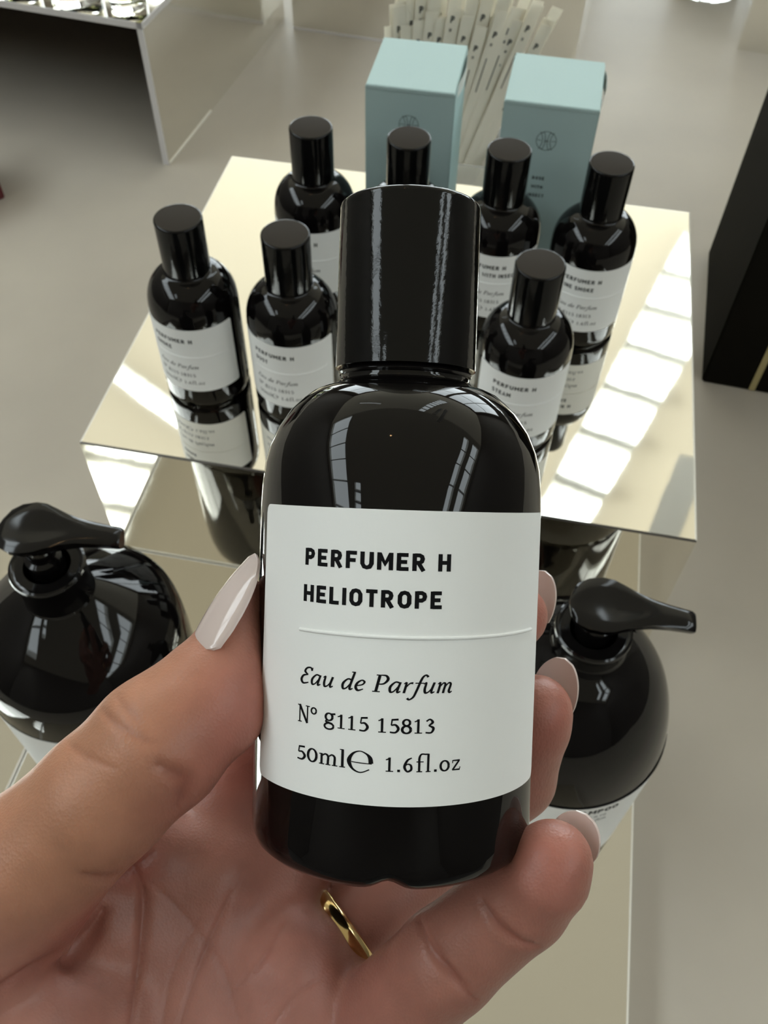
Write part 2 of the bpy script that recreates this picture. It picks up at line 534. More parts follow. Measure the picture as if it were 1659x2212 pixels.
SERIF = {
    'E': (.58, [c_((.56, .8, .1), (.46, .97, .09), (.24, .93, .11), (.16, .72, .12), (.38, .55, .07)), c_((.38, .55, .06), (.12, .47, .12), (.04, .22, .14), (.2, .02, .11), (.5, .1, .07)), l_((.57, .8, .07), (.57, .99, .05))]),
    'a': (.62, _a), 'u': (.64, [c_((0, .52, .05), (.1, .59, .1), (.1, .24, .12), (.18, .03, .11), (.34, .12, .07), (.46, .42, .06)), c_((.49, .62, .12), (.44, .2, .12), (.48, .03, .1), (.6, .1, .06))]),
    'd': (.62, [_a[0], c_((.5, 1.04, .11), (.46, .6, .12), (.43, .2, .12), (.47, .03, .1), (.59, .1, .06)), l_((.36, 1.03, .05), (.54, 1.03, .06))]),
    'e': (.52, [c_((.08, .28, .06), (.34, .36, .08), (.42, .52, .1), (.28, .61, .08), (.1, .45, .12), (.06, .2, .13), (.2, .02, .11), (.44, .12, .06))]),
    'P': (.68, [l_((.16, 0, .14), (.16, 1, .14)), l_((0, .03, .06), (.36, .03, .06)), l_((0, .97, .06), (.3, .97, .06)), c_((.2, .97, .06), (.46, .95, .1), (.58, .74, .14), (.44, .5, .1), (.2, .46, .06))]),
    'r': (.46, [c_((0, .52, .05), (.1, .59, .1), (.11, .3, .12), (.1, 0, .12)), c_((.12, .3, .05), (.26, .55, .08), (.42, .58, .12))]),
    'f': (.4, [c_((.56, .93, .12), (.42, 1.04, .09), (.28, .85, .12), (.18, .2, .12), (.1, -.2, .11), (-.06, -.36, .09), (-.18, -.28, .12)), l_((.02, .58, .06), (.44, .58, .06))]),
    'm': (.84, [c_((0, .52, .05), (.1, .59, .1), (.11, .3, .12), (.1, 0, .12)), c_((.12, .34, .05), (.26, .58, .08), (.37, .5, .11), (.36, .2, .12), (.36, 0, .12)), c_((.38, .34, .05), (.52, .58, .08), (.64, .5, .11), (.62, .15, .12), (.68, .03, .1), (.78, .1, .06))]),
    'q': (.9, [l_((.12, 0, .11), (.12, .62, .11)), l_((0, .03, .06), (.26, .03, .06)), l_((0, .59, .06), (.14, .6, .06)), c_((.14, .48, .06), (.3, .61, .09), (.43, .5, .11), (.43, .2, .11), (.43, 0, .11)), c_((.45, .48, .06), (.61, .61, .09), (.74, .5, .11), (.74, .2, .11), (.74, 0, .11)), l_((.32, .03, .06), (.56, .03, .06)), l_((.62, .03, .06), (.88, .03, .06))]),
    'N': (.76, [l_((.12, 0, .08), (.12, 1, .08)), l_((.1, 1, .14), (.62, 0, .14)), l_((.62, 0, .08), (.62, 1, .08)), l_((0, .03, .06), (.26, .03, .06)), l_((-.02, .97, .06), (.2, .97, .06)), l_((.5, .97, .06), (.76, .97, .06))]),
    'o': (.4, [('c', ring(.19, .77, .15, .17, .1, .08))]),
    'g': (.66, [('c', ring(.27, .58, .19, .2, .13, .08)), l_((.38, .74, .1), (.62, .78, .11)), c_((.16, .42, .07), (.1, .31, .1), (.26, .25, .12), (.46, .2, .12)), ('c', ring(.28, .06, .25, .17, .11, .09))]),
    '1': (.5, _one), '5': (.54, _five),
    '8': (.56, [('c', ring(.26, .6, .17, .17, .12, .09)), ('c', ring(.26, .21, .21, .2, .14, .09))]),
    '3': (.52, [c_((.06, .68, .09), (.24, .79, .09), (.38, .62, .13), (.18, .44, .07)), c_((.18, .44, .07), (.42, .3, .14), (.32, .05, .1), (.03, .05, .09))]),
    '0': (.58, [('c', ring(.27, .39, .22, .36, .13, .08))]), 'O': (.6, [('c', ring(.28, .31, .22, .28, .13, .08))]),
    '6': (.56, [c_((.44, .8, .06), (.22, .66, .11), (.08, .3, .14), (.22, .04, .1), (.42, .14, .12), (.4, .38, .11), (.24, .45, .07), (.09, .34, .07))]),
    'l': (.3, [l_((.15, 0, .12), (.15, 1.02, .12)), l_((.02, .03, .06), (.28, .03, .06)), l_((.02, 1.0, .05), (.16, 1.0, .06))]),
    'F': (.86, [c_((.5, 1.0, .08), (.3, 1.0, .09), (.2, .8, .12), (.2, .4, .12), (.2, 0, .12)), l_((.05, .58, .06), (.42, .58, .06)), l_((.06, .03, .06), (.36, .03, .06)), l_((.46, 1.0, .08), (.66, 1.0, .08)), l_((.66, 1.03, .12), (.66, 0, .12)), l_((.54, .03, .06), (.8, .03, .06))]),
    '.': (.26, [l_((.12, 0, .14), (.12, .14, .14))]),
    'z': (.5, [l_((.05, .57, .07), (.45, .57, .1)), l_((.42, .57, .1), (.05, .04, .1)), l_((.03, .05, .08), (.46, .05, .09)), l_((.44, .04, .05), (.47, .2, .05)), l_((.05, .6, .05), (.05, .42, .05))]),
    '@': (1.16, [c_((.2, .4, .05), (.6, .37, .06), (1.08, .36, .05)), c_((1.04, .38, .2), (1.0, .68, .18), (.84, .9, .09), (.55, 1.03, .06), (.25, .86, .11), (.09, .45, .19), (.25, .02, .11), (.6, -.16, .07), (.98, .04, .06))]),
    ' ': (.3, []),
}
def smooth_pts(p, n=6):
    out = []
    for i in range(len(p) - 1):
        a, b2, c, d = p[max(i - 1, 0)], p[i], p[i + 1], p[min(i + 2, len(p) - 1)]
        for k in range(n):
            t = k / n
            out.append(tuple(.5 * (2 * b2[j] + (c[j] - a[j]) * t + (2 * a[j] - 5 * b2[j] + 4 * c[j] - d[j]) * t * t + (3 * b2[j] - a[j] - 3 * c[j] + d[j]) * t ** 3) for j in range(3)))
    return out + [p[-1]]
def ribbon(pts):
    """Left and right outline of one pen stroke."""
    n = len(pts)
    L = []
    for i in range(n):
        a, b2 = Vector(pts[max(i - 1, 0)][:2]), Vector(pts[min(i + 1, n - 1)][:2])
        t = (b2 - a)
        t = t.normalized() if t.length > 1e-6 else Vector((1, 0))
        k = 1
        if 0 < i < n - 1:
            t1 = (Vector(pts[i][:2]) - a).normalized()
            k = min(1 / max(abs(t1.dot(t)), .5), 1.5)
        h = pts[i][2] / 2 * k
        p = Vector(pts[i][:2])
        nn = Vector((-t.y, t.x))
        L.append((p + nn * h, p - nn * h))
    return L
def text_strokes(s, font, gap, slant=0):
    """Stroke outlines of a line of text in units of its cap height; returns them with the total width."""
    x, out = 0, []
    for ch in s:
        wd, strokes = font[ch]
        for kind, pts in strokes:
            pp = smooth_pts(pts) if kind == 'c' else pts
            if kind == 'l' and len(pp) == 2:      # cut long straights so that they follow a curved face
                a, b2 = pp
                k = max(1, int(math.hypot(a[0] - b2[0], a[1] - b2[1]) / .2))
                pp = [tuple(a[j] + (b2[j] - a[j]) * i / k for j in range(3)) for i in range(k + 1)]
            out.append([((a.x + x + slant * a.y, a.y), (b2.x + x + slant * b2.y, b2.y)) for a, b2 in ribbon(pp)])
        x += wd + gap
    return out, x - gap
def put_text(mb, s, font, gap, x0, x1, base, h, fn, slant=0, mi=0, center=False):
    """Lays a line between x0 and x1 (x1 None keeps natural width); fn maps (x, y) in mm to a point."""
    strokes, wd = text_strokes(s, font, gap, slant)
    kx = h if x1 is None else (x1 - x0) / wd
    if center:
        x0 = x0 - wd * kx / 2
    for L in strokes:
        vs = []
        for a, b2 in L:
            vs += [fn(x0 + a[0] * kx, base + a[1] * h), fn(x0 + b2[0] * kx, base + b2[1] * h)]
        mb.add(vs, [(2 * i, 2 * i + 1, 2 * i + 3, 2 * i + 2) for i in range(len(L) - 1)], mi)

# ------------------------------------------------------------------ perfume bottles
R = 22.5
def arc_fn(r):
    return lambda x, y: (r * math.sin(x / R), -r * math.cos(x / R), y)
def deg(a):
    return math.radians(a) * R
def bottle_body():
    prof = [(0.01, 1.2), (15, 1.0), (17.5, .2), (19.6, 0), (20.9, .35), (21.9, 1.3), (22.35, 2.6), (22.5, 4.5)]
    prof += [(22.5, z) for z in (12, 24, 38, 50)]
    prof += [(22.48, 54), (22.35, 57), (22.0, 60.3), (21.35, 63), (20.1, 66), (18.2, 68.9), (16.4, 70.7), (14.8, 72), (13.2, 72.75), (11.9, 73.15), (11.0, 73.5), (10.5, 73.95), (10.35, 74.4), (10.3, 76.6)]
    m_ = MB().lathe(prof, 160, closed=False)
    for i, (x, y, z) in enumerate(m_.v):       # the small moulding notch under the front of the foot
        a = math.atan2(x, -y)
        if z < 3 and math.hypot(x, y) > 14:
            m_.v[i] = (x, y, z + 1.25 * math.exp(-(a / .10) ** 2))
    return mesh(m_.v, m_.f)
def label_mesh():
    a0, a1, z0, z1, r = deg(-63.2), deg(75.5), 12.7, 53.9, R + .10
    n, cr = 72, 1.3
    m_ = MB()
    cols = sorted([a0 + (a1 - a0) * i / n for i in range(n + 1)] + [a0 + cr * k / 6 for k in range(1, 6)] + [a1 - cr * k / 6 for k in range(1, 6)])
    vs = []
    for x in cols:
        e = min(x - a0, a1 - x)
        ins = cr - math.sqrt(max(cr * cr - (cr - e) ** 2, 0)) if e < cr else 0
        for rr in (r, R - .05):
            f = arc_fn(rr)
            vs += [f(x, z0 + ins), f(x, z1 - ins)]
    fs = []
    for i in range(len(cols) - 1):
        a, b2 = 4 * i, 4 * i + 4
        fs += [(a, b2, b2 + 1, a + 1), (a + 1, b2 + 1, b2 + 3, a + 3), (a + 2, b2 + 2, b2, a)]
    k = 4 * (len(cols) - 1)
    fs += [(0, 1, 3, 2), (k + 2, k + 3, k + 1, k)]
    return mesh(vs, fs)
def rule_mesh():
    m_ = MB()
    f = arc_fn(R + .12)
    xs = [deg(-37.7 + (64 + 37.7) * i / 40) for i in range(41)]
    m_.tube([f(x, 36.25) for x in xs], .27, 8)
    return mesh(m_.v, m_.f)
def lettering_mesh(name):
    m_ = MB()
    f = arc_fn(R + .135)
    put_text(m_, 'PERFUMER H', SANS, .2, deg(-36), deg(18.6), 45.55, 2.42, f)
    if name == 'HELIOTROPE':
        put_text(m_, name, SANS, .2, deg(-36.3), deg(15.8), 40.35, 2.42, f)
    elif name:
        put_text(m_, name, SANS, .2, deg(-36.3), None, 40.35, 2.42, f)
    put_text(m_, 'Eau de Parfum', SERIF, .035, deg(-36.8), deg(21), 28.6, 2.45, f, .2)
    num = {'HELIOTROPE': 'No g115 15813', None: 'No g115 18511'}.get(name, 'No g115 18315')
    put_text(m_, num, SERIF, .06, deg(-37.3), deg(15), 23.0, 2.5, f)
    put_text(m_, '50ql@', SERIF, .05, deg(-37.4), deg(-6.4), 17.62, 2.5, f)
    put_text(m_, '1.6F.Oz', SERIF, .07, deg(-2.4), deg(25.2), 17.6, 2.5, f)
    return mesh(m_.v, m_.f)
def cap_mesh():
    r, z0, z1 = 11.32, 76.1, 102.4
    return MB().lathe([(9.6, z0 + .2), (10.6, z0 + .2), (10.9, z0 - .15), (r, z0 - .15), (r, z0 + .3), (r, z1 - 1.0), (r - .12, z1 - .45), (r - .5, z1 - .1), (r - .9, z1), (.02, z1)], 128,
                      closed=False, mids=[0, 0, 0, 0, 0, 0, 0, 0, 1])
def make_bottle(name, label, group=None):
    t = empty('perfume_bottle', (0, 0, 0))
    tag(t, label, 'perfume bottle', group)
    link('glass_body', bottle_body(), 'glass_black', t, 40)
    MB().lathe([(10.25, 74.75), (10.65, 74.85), (10.82, 75.2), (10.65, 75.6), (10.25, 75.75), (9.9, 75.75), (9.9, 77)], 96, closed=False).build('neck_collar', 'plastic', t, 40)
    cap_mesh().build('cap', ['cap', 'cap_top'], t, 50)
    lb = link('label', label_mesh(), 'paper', t, 60)
    link('lettering', lettering_mesh(name), 'ink', lb)
    link('embossed_line', rule_mesh(), 'paper', lb, 60)
    return t
held = make_bottle('HELIOTROPE', 'large black perfume bottle held in the hand, white label reading HELIOTROPE')
BASE = Vector((-6.024, 47.051, 202.024))
AX = Vector((-0.1236974, 0.77180478, 0.62371174)).normalized()
FR = Vector((0.0886279, -0.61743419, 0.78161379))
FR = (FR - AX * FR.dot(AX)).normalized()
SD = AX.cross(FR) * -1
SD = FR.cross(AX) * -1 if SD.dot(CX) < 0 else SD
mw = Matrix((SD, -FR, AX)).transposed().to_4x4()
mw.translation = P(BASE)
held.matrix_world = mw

SMALL = [  # x, y, turn, name, label
    (-157.5, 334.5, -.10, 'SMOKE', 'small black perfume bottle at the left end of the front row, SMOKE label'),
    (-106.3, 333.0, -.06, 'DUST', 'small black perfume bottle in the front row, label reading DUST'),
    (-116.3, 422.5, -.05, 'SUEDE', 'small black perfume bottle at the left end of the back row'),
    (-65.2, 423.5, 0, 'INK', 'small black perfume bottle before the left teal box, only its cap showing'),
    (-14.1, 423.6, .0, 'ROSE WITH INSECT', 'small black perfume bottle before the right teal box, label ending in INSECT'),
    (36.9, 422.2, .0, 'PINE SMOKE', 'small black perfume bottle at the right end of the back row, label ending in SMOKE'),
    (9.1, 335.5, .04, 'STEAM', 'small black perfume bottle nearest the held one on the right, label reading STEAM'),
]
for x, y, rz, nm, lab in SMALL:
    o = copy_tree(held)
    o.matrix_world = Matrix.Translation(V(x, y, 0.02)) @ Matrix.Rotation(rz, 4, 'Z')
    tag(o, lab, 'perfume bottle', 'small perfume bottles on the mirrored block')
    for c in kids(o):
        for g in kids(c):
            if g.name.startswith('lettering'):
                g.data = lettering_mesh(nm)
                g.data.materials.append(M['ink'])

# ------------------------------------------------------------------ pump bottles
def pump_bottle(px, py, zc, body, neck, label, head, text, aim, face, label_z, lift=0):
    c = on(px, py, zc)
    z0 = TRAY
    t = tag(empty('pump_bottle', V(c.x, c.y, z0)), label, 'pump bottle')
    b_ = MB().lathe(body, 128, closed=False).build('glass_body', 'glass_black', t, 40)
    MB().lathe(neck, 96, closed=False).build('pump_collar', 'plastic', t, 35)
    hz = zc - z0
    MB().lathe([(6.8, hz - 4), (6.8, hz + 5), (5.2, hz + 6), (5.0, hz + 16 + lift)], 64, closed=False).build('pump_stem', 'plastic', t, 40)
    # paddle shaped press head that narrows into the spout
    m_ = MB()
    secs = []
    ca, sa = math.cos(aim), math.sin(aim)
    for (u, hw, zt, th, sag) in head:
        row = []
        n = 10
        for k in range(n + 1):
            v = -1 + 2 * k / n
            row.append((u, v * hw, zt - sag * (1 - v * v) - .9 * abs(v) ** 6))
        for k in range(n + 1):
            v = 1 - 2 * k / n
            row.append((u, v * hw * .9, zt - th + th * .55 * abs(v) ** 3 - sag * .6))
        secs.append([(x * ca - y * sa, x * sa + y * ca, z + hz + lift) for x, y, z in row])
    n = len(secs[0])
    for i, s in enumerate(secs):
        m_.v += s
    for i in range(len(secs) - 1):
        for k in range(n):
            a, b2 = i * n + k, i * n + (k + 1) % n
            m_.f.append((a, a + n, b2 + n, b2))
    m_.f.append(tuple(range(n)))
    m_.f.append(tuple((len(secs) - 1) * n + k for k in reversed(range(n))))
    m_.m = [0] * len(m_.f)
    m_.build('press_head', 'plastic', t, 42)
    # wrap round label
    r = label_z[2]
    f = lambda x, y: (r * math.sin(x / r + face), -r * math.cos(x / r + face), y)
    g = lambda x, y: ((r + .06) * math.sin(x / r + face), -(r + .06) * math.cos(x / r + face), y)
    lm = MB()
    n = 60
    xs = [-1.75 * r + 3.5 * r * i / n for i in range(n + 1)]
    lm.add([f(x, z) for x in xs for z in label_z[:2]], [(2 * i, 2 * i + 2, 2 * i + 3, 2 * i + 1) for i in range(n)])
    lb = lm.build('label', 'paper', t, 60)
    tm = MB()
    z1 = label_z[1]
    for k, (s, h, xx) in enumerate(text):
        put_text(tm, s, SANS if s.isupper() else SERIF, .16 if s.isupper() else .05, xx, None, z1 - 7 - 5.2 * k, h, g)
    tm.build('lettering', 'ink', lb)
    return t
HEAD = [(-11.6, 1.5, 14.8, 2.5, 0), (-10.8, 5.2, 15.2, 5, .1), (-8.8, 8.4, 15.8, 8, .2), (-5, 10.6, 16.6, 9.5, .5), (0, 11.4, 17.2, 10, .8), (4, 10.8, 17.4, 10, 1.0), (8, 9.0, 17.3, 9.5, 1.0),
        (13, 6.8, 16.9, 9, .6), (18, 5.4, 16.3, 8.4, 0), (24, 4.7, 15.4, 7.8, -.5), (29, 4.4, 14.6, 7.2, -.7), (32, 4.3, 14.1, 6.8, -.7), (33, 3.9, 13.6, 6, -.5)]
def neck_prof(z):      # collar with a rolled rim, z = height of its top
    return [(9, z - .8), (12.2, z - .8), (12.9, z - .2), (13.6, z), (14.3, z - .5), (14.5, z - 1.6), (14.0, z - 2.6), (13.5, z - 3.4), (13.5, z - 14), (13.7, z - 20)]
HL = 65 - TRAY
pump_bottle(100, 1217, 65,
    [(0.01, .8), (38, .8), (42, 0), (43.6, 1.2), (44.2, 4), (44.2, 60), (44.2, 90), (43.9, 100), (43.3, 108), (42.2, 114), (40, 119), (35, 124.5), (28, 130), (22, 134.5), (17, 138), (13.9, 140), (13.5, 142)],
    neck_prof(HL), 'large black pump bottle at the left edge, half hidden by the thumb', HEAD,
    [('PERFUMER H', 4.2, -52), ('Parfum', 3.6, -52)], math.radians(8), math.radians(-6), (10, 93, 44.3), 7)
HR = 62 - TRAY
pump_bottle(1284, 1355, 62,
    [(0.01, .8), (36, .8), (41, 0), (43.4, 1.5), (44.2, 5), (44.2, 60), (44.2, 82), (43.8, 88), (43.0, 94), (41.4, 102), (39.0, 111), (35.6, 120), (31, 128.5), (25, 135.5), (19, 140.6), (15, 143.2), (13.9, 144.5), (13.5, 146)],
    neck_prof(HR), 'large black pump bottle behind the fingertips, label reading SHAMPOO', HEAD,
    [('SHAMPOO', 4.0, -6), ('Parfum de a ra', 2.6, -8), ('um a de Parfum', 2.6, -8)], math.radians(2), math.radians(14), (10, 88, 44.3))

# ------------------------------------------------------------------ teal boxes
def emblem(m_, cx_, cy_, r, y):
    f = lambda a, b2: (a, y, b2)
    def line(pts, wd=.28):
        L = ribbon([(p[0], p[1], wd) for p in pts])
        vs = []
        for a, b2 in L:
            vs += [f(a.x, a.y), f(b2.x, b2.y)]
        m_.add(vs, [(2 * i, 2 * i + 1, 2 * i + 3, 2 * i + 2) for i in range(len(L) - 1)])
    line([(cx_ + r * math.cos(a), cy_ + r * math.sin(a)) for a in [2 * math.pi * i / 40 for i in range(41)]])
    for s in (-1, 1):
        for off, bow in ((.16, .10), (.46, .16)):
            line([(cx_ + s * r * (off + bow * (2 * v * v - .5)), cy_ + r * .93 * v) for v in [-1 + 2 * i / 12 for i in range(13)]])
        for v in (-.93, .93):
            line([(cx_ + s * r * .28, cy_ + r * v), (cx_ + s * r * .6, cy_ + r * v * .84)])
        line([(cx_ + s * r * .5, cy_), (cx_ + s * r * .98, cy_ + r * .05)])
    line([(cx_ - r * .2, cy_ + .15), (cx_ + r * .2, cy_ + .15)])
    line([(cx_ - r * .2, cy_ - .35), (cx_ + r * .2, cy_ - .35)])
def carton(x0, x1, y0, y1, rz, label, words):
    h = 105
    t = tag(empty('perfume_box', V((x0 + x1) / 2, (y0 + y1) / 2, 0.02), rz), label, 'box', 'teal perfume boxes at the back of the mirrored block')
    a, d = (x1 - x0) / 2, (y1 - y0) / 2
    bm = bmesh.new()
    bmesh.ops.create_cube(bm, size=1)
    bmesh.ops.scale(bm, vec=(2 * a / 1000, 2 * d / 1000, (h - .8) / 1000), verts=bm.verts)
    bmesh.ops.translate(bm, vec=(0, 0, (h - .8) / 2000), verts=bm.verts)
    bmesh.ops.bevel(bm, geom=list(bm.edges), offset=.0006, segments=2, affect='EDGES')
    me = bpy.data.meshes.new('carton')
    bm.to_mesh(me)
    bd = link('carton_body', me, 'teal', t, 40)
    # lid: a card flap whose front edge turns down, with a tuck flap showing at each side
    th = .5
    m_ = MB()
    prof = [(-d - .25, h - 2.2), (-d - .25, h - .5), (-d + .3, h), (d - .6, h), (d, h - .5)]
    vs = []
    for sx in (-a + .5, a - .5):
        for y, z in prof:
            vs += [(sx, y, z)]
        for y, z in prof:
            vs += [(sx, y + (th if y < -d + .2 else 0), z - th)]
    n = len(prof)
    fs = []
    for k in range(n - 1):
        fs += [(k, 2 * n + k, 2 * n + k + 1, k + 1), (n + k + 1, 3 * n + k + 1, 3 * n + k, n + k), (k, k + 1, n + k + 1, n + k), (2 * n + k + 1, 2 * n + k, 3 * n + k, 3 * n + k + 1)]
    fs += [(0, n, 3 * n, 2 * n), (n - 1, 3 * n - 1, 4 * n - 1, 2 * n - 1)]
    m_.add(vs, fs).build('lid_flap', 'teal', t)
    s = 1
    m_ = MB()
    pts = [(a + .1, -d * .55, h - .8), (a + 1.3, -d * .3, h - .3), (a + 1.9, 0, h - .4), (a + 1.6, d * .45, h - .5), (a + .3, d * .7, h - .8)]
    m_.add([p for q in pts for p in (q, (q[0] - .2, q[1], h - 9))], [(2 * i, 2 * i + 1, 2 * i + 3, 2 * i + 2) for i in range(len(pts) - 1)]).build('tuck_flap', 'card_white', t)
    m_ = MB()
    emblem(m_, 0, h - 20.5, 5.4, -d - .06)
    m_.build('emblem', 'ink_soft', bd)
    m_ = MB()
    for k, s in enumerate(words):
        put_text(m_, s, SANS, .26, -1, None, h - 44 - 5.4 * k, 2.0, lambda x, z: (x, -d - .06, z), center=True)
    m_.build('lettering', 'ink_soft', bd)
carton(-97, -48, 466, 520, math.radians(.4), 'pale teal perfume box on the left, its round emblem partly behind a bottle cap', ['INK'])
carton(-21.5, 29, 466, 518, math.radians(-.6), 'pale teal perfume box on the right, lettered ROSE WITH INSECT with a lifted side flap', ['ROSE', 'WITH', 'INSECT'])

# ------------------------------------------------------------------ blotter strips in a glass holder
hc = on(1018, 330, -38)
HX, HY = hc.x - 24, hc.y + 18
t = tag(empty('blotter_holder', V(HX, HY, TABLE)), 'clouded glass holder full of paper test strips behind the teal boxes', 'holder')
m_ = MB()
hw, hd, hh = 43, 37, 74
for (x0, x1, y0, y1) in ((-hw, hw, -hd, -hd + 2.5), (-hw, hw, hd - 2.5, hd), (-hw, -hw + 2.5, -hd + 2.5, hd - 2.5), (hw - 2.5, hw, -hd + 2.5, hd - 2.5)):
    m_.box(x0, x1, y0, y1, 0, hh)
m_.box(-hw + 2.5, hw - 2.5, -hd + 2.5, hd - 2.5, 0, 4)
m_.build('glass_walls', 'glass_frost', t)
def strip_mesh():
    a, L = 4.6, 176
    m_ = MB()
    n = 6
    vs = []
    for i in range(n + 1):
        z = L * i / n
        y = 1.2 * math.sin(math.pi * i / n)
        vs += [(-a, y, z), (a, y, z), (a, y + .35, z), (-a, y + .35, z)]
    fs = [(0, 1, 2, 3)][::-1]
    for i in range(n):
        k = 4 * i
        fs += [(k, k + 1, k + 5, k + 4), (k + 1, k + 2, k + 6, k + 5), (k + 2, k + 3, k + 7, k + 6), (k + 3, k, k + 4, k + 7)]
    fs.append((4 * n, 4 * n + 1, 4 * n + 2, 4 * n + 3))
    m_.add(vs, fs, 0)
    f = lambda x, z: (x, .9 * math.sin(math.pi * min(z / L, 1)) - .25, z)
    put_text(m_, 'P', SANS, .2, -1.7, None, L - 19, 4.6, f, mi=1)
    put_text(m_, 'H', SANS, .2, -1.5, None, L - 25, 2.2, f, mi=1)
    m_.add([f(-1.2, L - 60), f(-.5, L - 60), f(-.5, L - 34), f(-1.2, L - 34)], [(0, 1, 2, 3)], 1)
    return mesh(m_.v, m_.f, m_.m)
sm = strip_mesh()
sm.materials.append(M['blotter'])
sm.materials.append(M['ink_soft'])
k = 0
for row in range(5):
    for i in range(13):
        u = i / 12
        lean = math.radians(-2.5 + 23 * u ** 1.6 + random.uniform(-.5, .5) + 3 * (4 - row) / 4 * u)
        o = bpy.data.objects.new('blotter_strip', sm)
        COL.objects.link(o)
        o.location = V(HX - 33 + 43 * u + random.uniform(-1, 1), HY - 20 + row * 7.9 + (12 - i) * .62, TABLE + 5.2)
        o.rotation_euler = (math.radians(1.8 * row - 3), lean, .42 + random.uniform(-.05, .05))
        o.rotation_mode = 'XYZ'
        o.scale = (1, 1, random.uniform(.86, 1.04))
        tag(o, 'cream paper test strip standing in the glass holder behind the teal boxes', 'test strip', 'paper test strips in the glass holder')

# ------------------------------------------------------------------ stand at the upper left, with clear bottles on it
A = on(365, 356, TABLE)
def height_over(p, py):
    lo, hi = TABLE, 250
    for _ in range(40):
        z = (lo + hi) / 2
        d = Vector((p.x, p.y, z)) - CC
        y = IH / 2 - FPX * d.dot(CU) / d.dot(CF)
        lo, hi = (z, hi) if y > py else (lo, z)
    return z
zt = height_over(A, 50)
Bp = on(110, 308, TABLE)
ang = math.atan2(A.y - Bp.y, A.x - Bp.x)
HB = zt - TABLE
t = tag(empty('mirrored_stand', V(A.x, A.y, TABLE), ang), 'open fronted mirrored stand at the upper left with clear bottles on top', 'display stand')
LX, DY, E_ = 420, 300, 5.0
m_ = sheet_top(-LX, 0, 0, DY, HB, E_, .8, False)
m_.build('top_panel', ['mirror', 'edge_grey', 'edge_grey'], t)
MB().box(-E_, 0, 0, DY, 0, HB - E_).build('side_panel', ['mirror_soft'], t)
MB().box(0, .8, 2, 96, 0, 1.6).build('base_edge', 'edge', t)
MB().box(-LX, -LX + E_, 0, DY, 0, HB - E_).build('side_panel', ['mirror_soft'], t)
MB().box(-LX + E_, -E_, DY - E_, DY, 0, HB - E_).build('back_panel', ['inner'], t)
MB().box(-LX + E_, -E_, 1, DY - E_, HB - E_ - 1, HB - E_).box(-E_ - 1, -E_, 1, DY - E_, 0, HB - E_ - 1).build('interior', ['inner'], t)  # dark sheets standing for the shade under the top
MB().box(-E_ - .2, .2, -.6, .3, 0, HB).box(-LX, 0, -.6, .3, HB - E_, HB).build('front_edge', 'edge_grey', t)
R2 = Matrix.Rotation(ang, 3, 'Z')
for k, (u, v, r, lab) in enumerate([(-24, 26, 15, 'clear glass bottle standing nearest the corner of the upper left stand'),
                                    (-70, 24, 21, 'clear glass bottle with olive perfume, second from the corner of the upper left stand'),
                                    (-128, 24, 20, 'clear glass bottle with olive perfume at the top left edge of the stand')]):
    p = R2 @ Vector((u, v, 0))
    o = tag(empty('perfume_flask', V(A.x + p.x, A.y + p.y, zt + .05)), lab, 'perfume bottle', 'clear bottles on the upper left stand')
    MB().lathe([(.02, .4), (r - 2, 0), (r - .4, .8), (r, 2.5), (r, 50), (r - 2, 56), (r * .5, 61), (r * .4, 66), (r * .4, 70), (r * .3, 70), (r * .3, 62), (r - 4, 55), (r - 2.2, 50), (r - 2.2, 8), (.02, 7)], 64, closed=False).build('glass_body', 'glass', o, 40)
    MB().lathe([(.02, 7.1), (r - 2.4, 8.1), (r - 2.4, 38), (.02, 38)], 48, closed=False).build('perfume', 'perfume', o, 40)
    MB().lathe([(.02, 70), (r * .45, 70), (r * .45, 88), (.02, 88)], 48, closed=False).build('cap', 'cap', o, 40)

# second stand across the back
A2, B2 = on(634, 62, TABLE), on(1238, 151, TABLE)
ang2 = math.atan2(B2.y - A2.y, B2.x - A2.x)
L2 = (B2 - A2).length
t = tag(empty('mirrored_stand', V(A2.x, A2.y, TABLE), ang2), 'mirrored block at the top behind the paper test strips', 'display stand')
MB().box(0, L2, 0, 3, 0, 150).build('front_panel', 'mirror_soft', t)
MB().box(L2 - 3, L2, 3, 240, 0, 150).build('side_panel', 'mirror_soft', t)
MB().box(0, 3, 3, 240, 0, 150).build('side_panel', 'mirror_soft', t)
MB().box(0, L2, 0, 240, 150, 153).build('top_panel', 'mirror_soft', t)
MB().box(0, L2, -.8, 0, 0, 2.2).build('base_strip', 'edge_grey', t)
# grey block at the top right corner
A3, B3 = on(1592, 107, TABLE), on(1659, 118, TABLE)
ang3 = math.atan2(B3.y - A3.y, B3.x - A3.x)
t = tag(empty('mirrored_stand', V(A3.x, A3.y, TABLE), ang3), 'plain grey mirrored block at the top right corner', 'display stand')
MB().box(0, 260, 0, 3, 0, 150).build('front_panel', 'mirror_soft', t)
MB().box(0, 3, 3, 240, 0, 150).build('side_panel', 'mirror_soft', t)
MB().box(0, 260, 0, 240, 150, 153).build('top_panel', 'mirror_soft', t)
# glass tumbler cut by the top edge
g = on(1525, -22, TABLE)
t = tag(empty('glass_tumbler', V(g.x, g.y, TABLE + .02)), 'clear glass tumbler whose foot shows at the top right', 'glass')
MB().lathe([(.02, 1), (30, 0), (35, .8), (37, 4), (39, 90), (37, 90), (34.5, 9), (30, 6.5), (.02, 6)], 72, closed=False).build('tumbler_body', 'glass', t, 40)

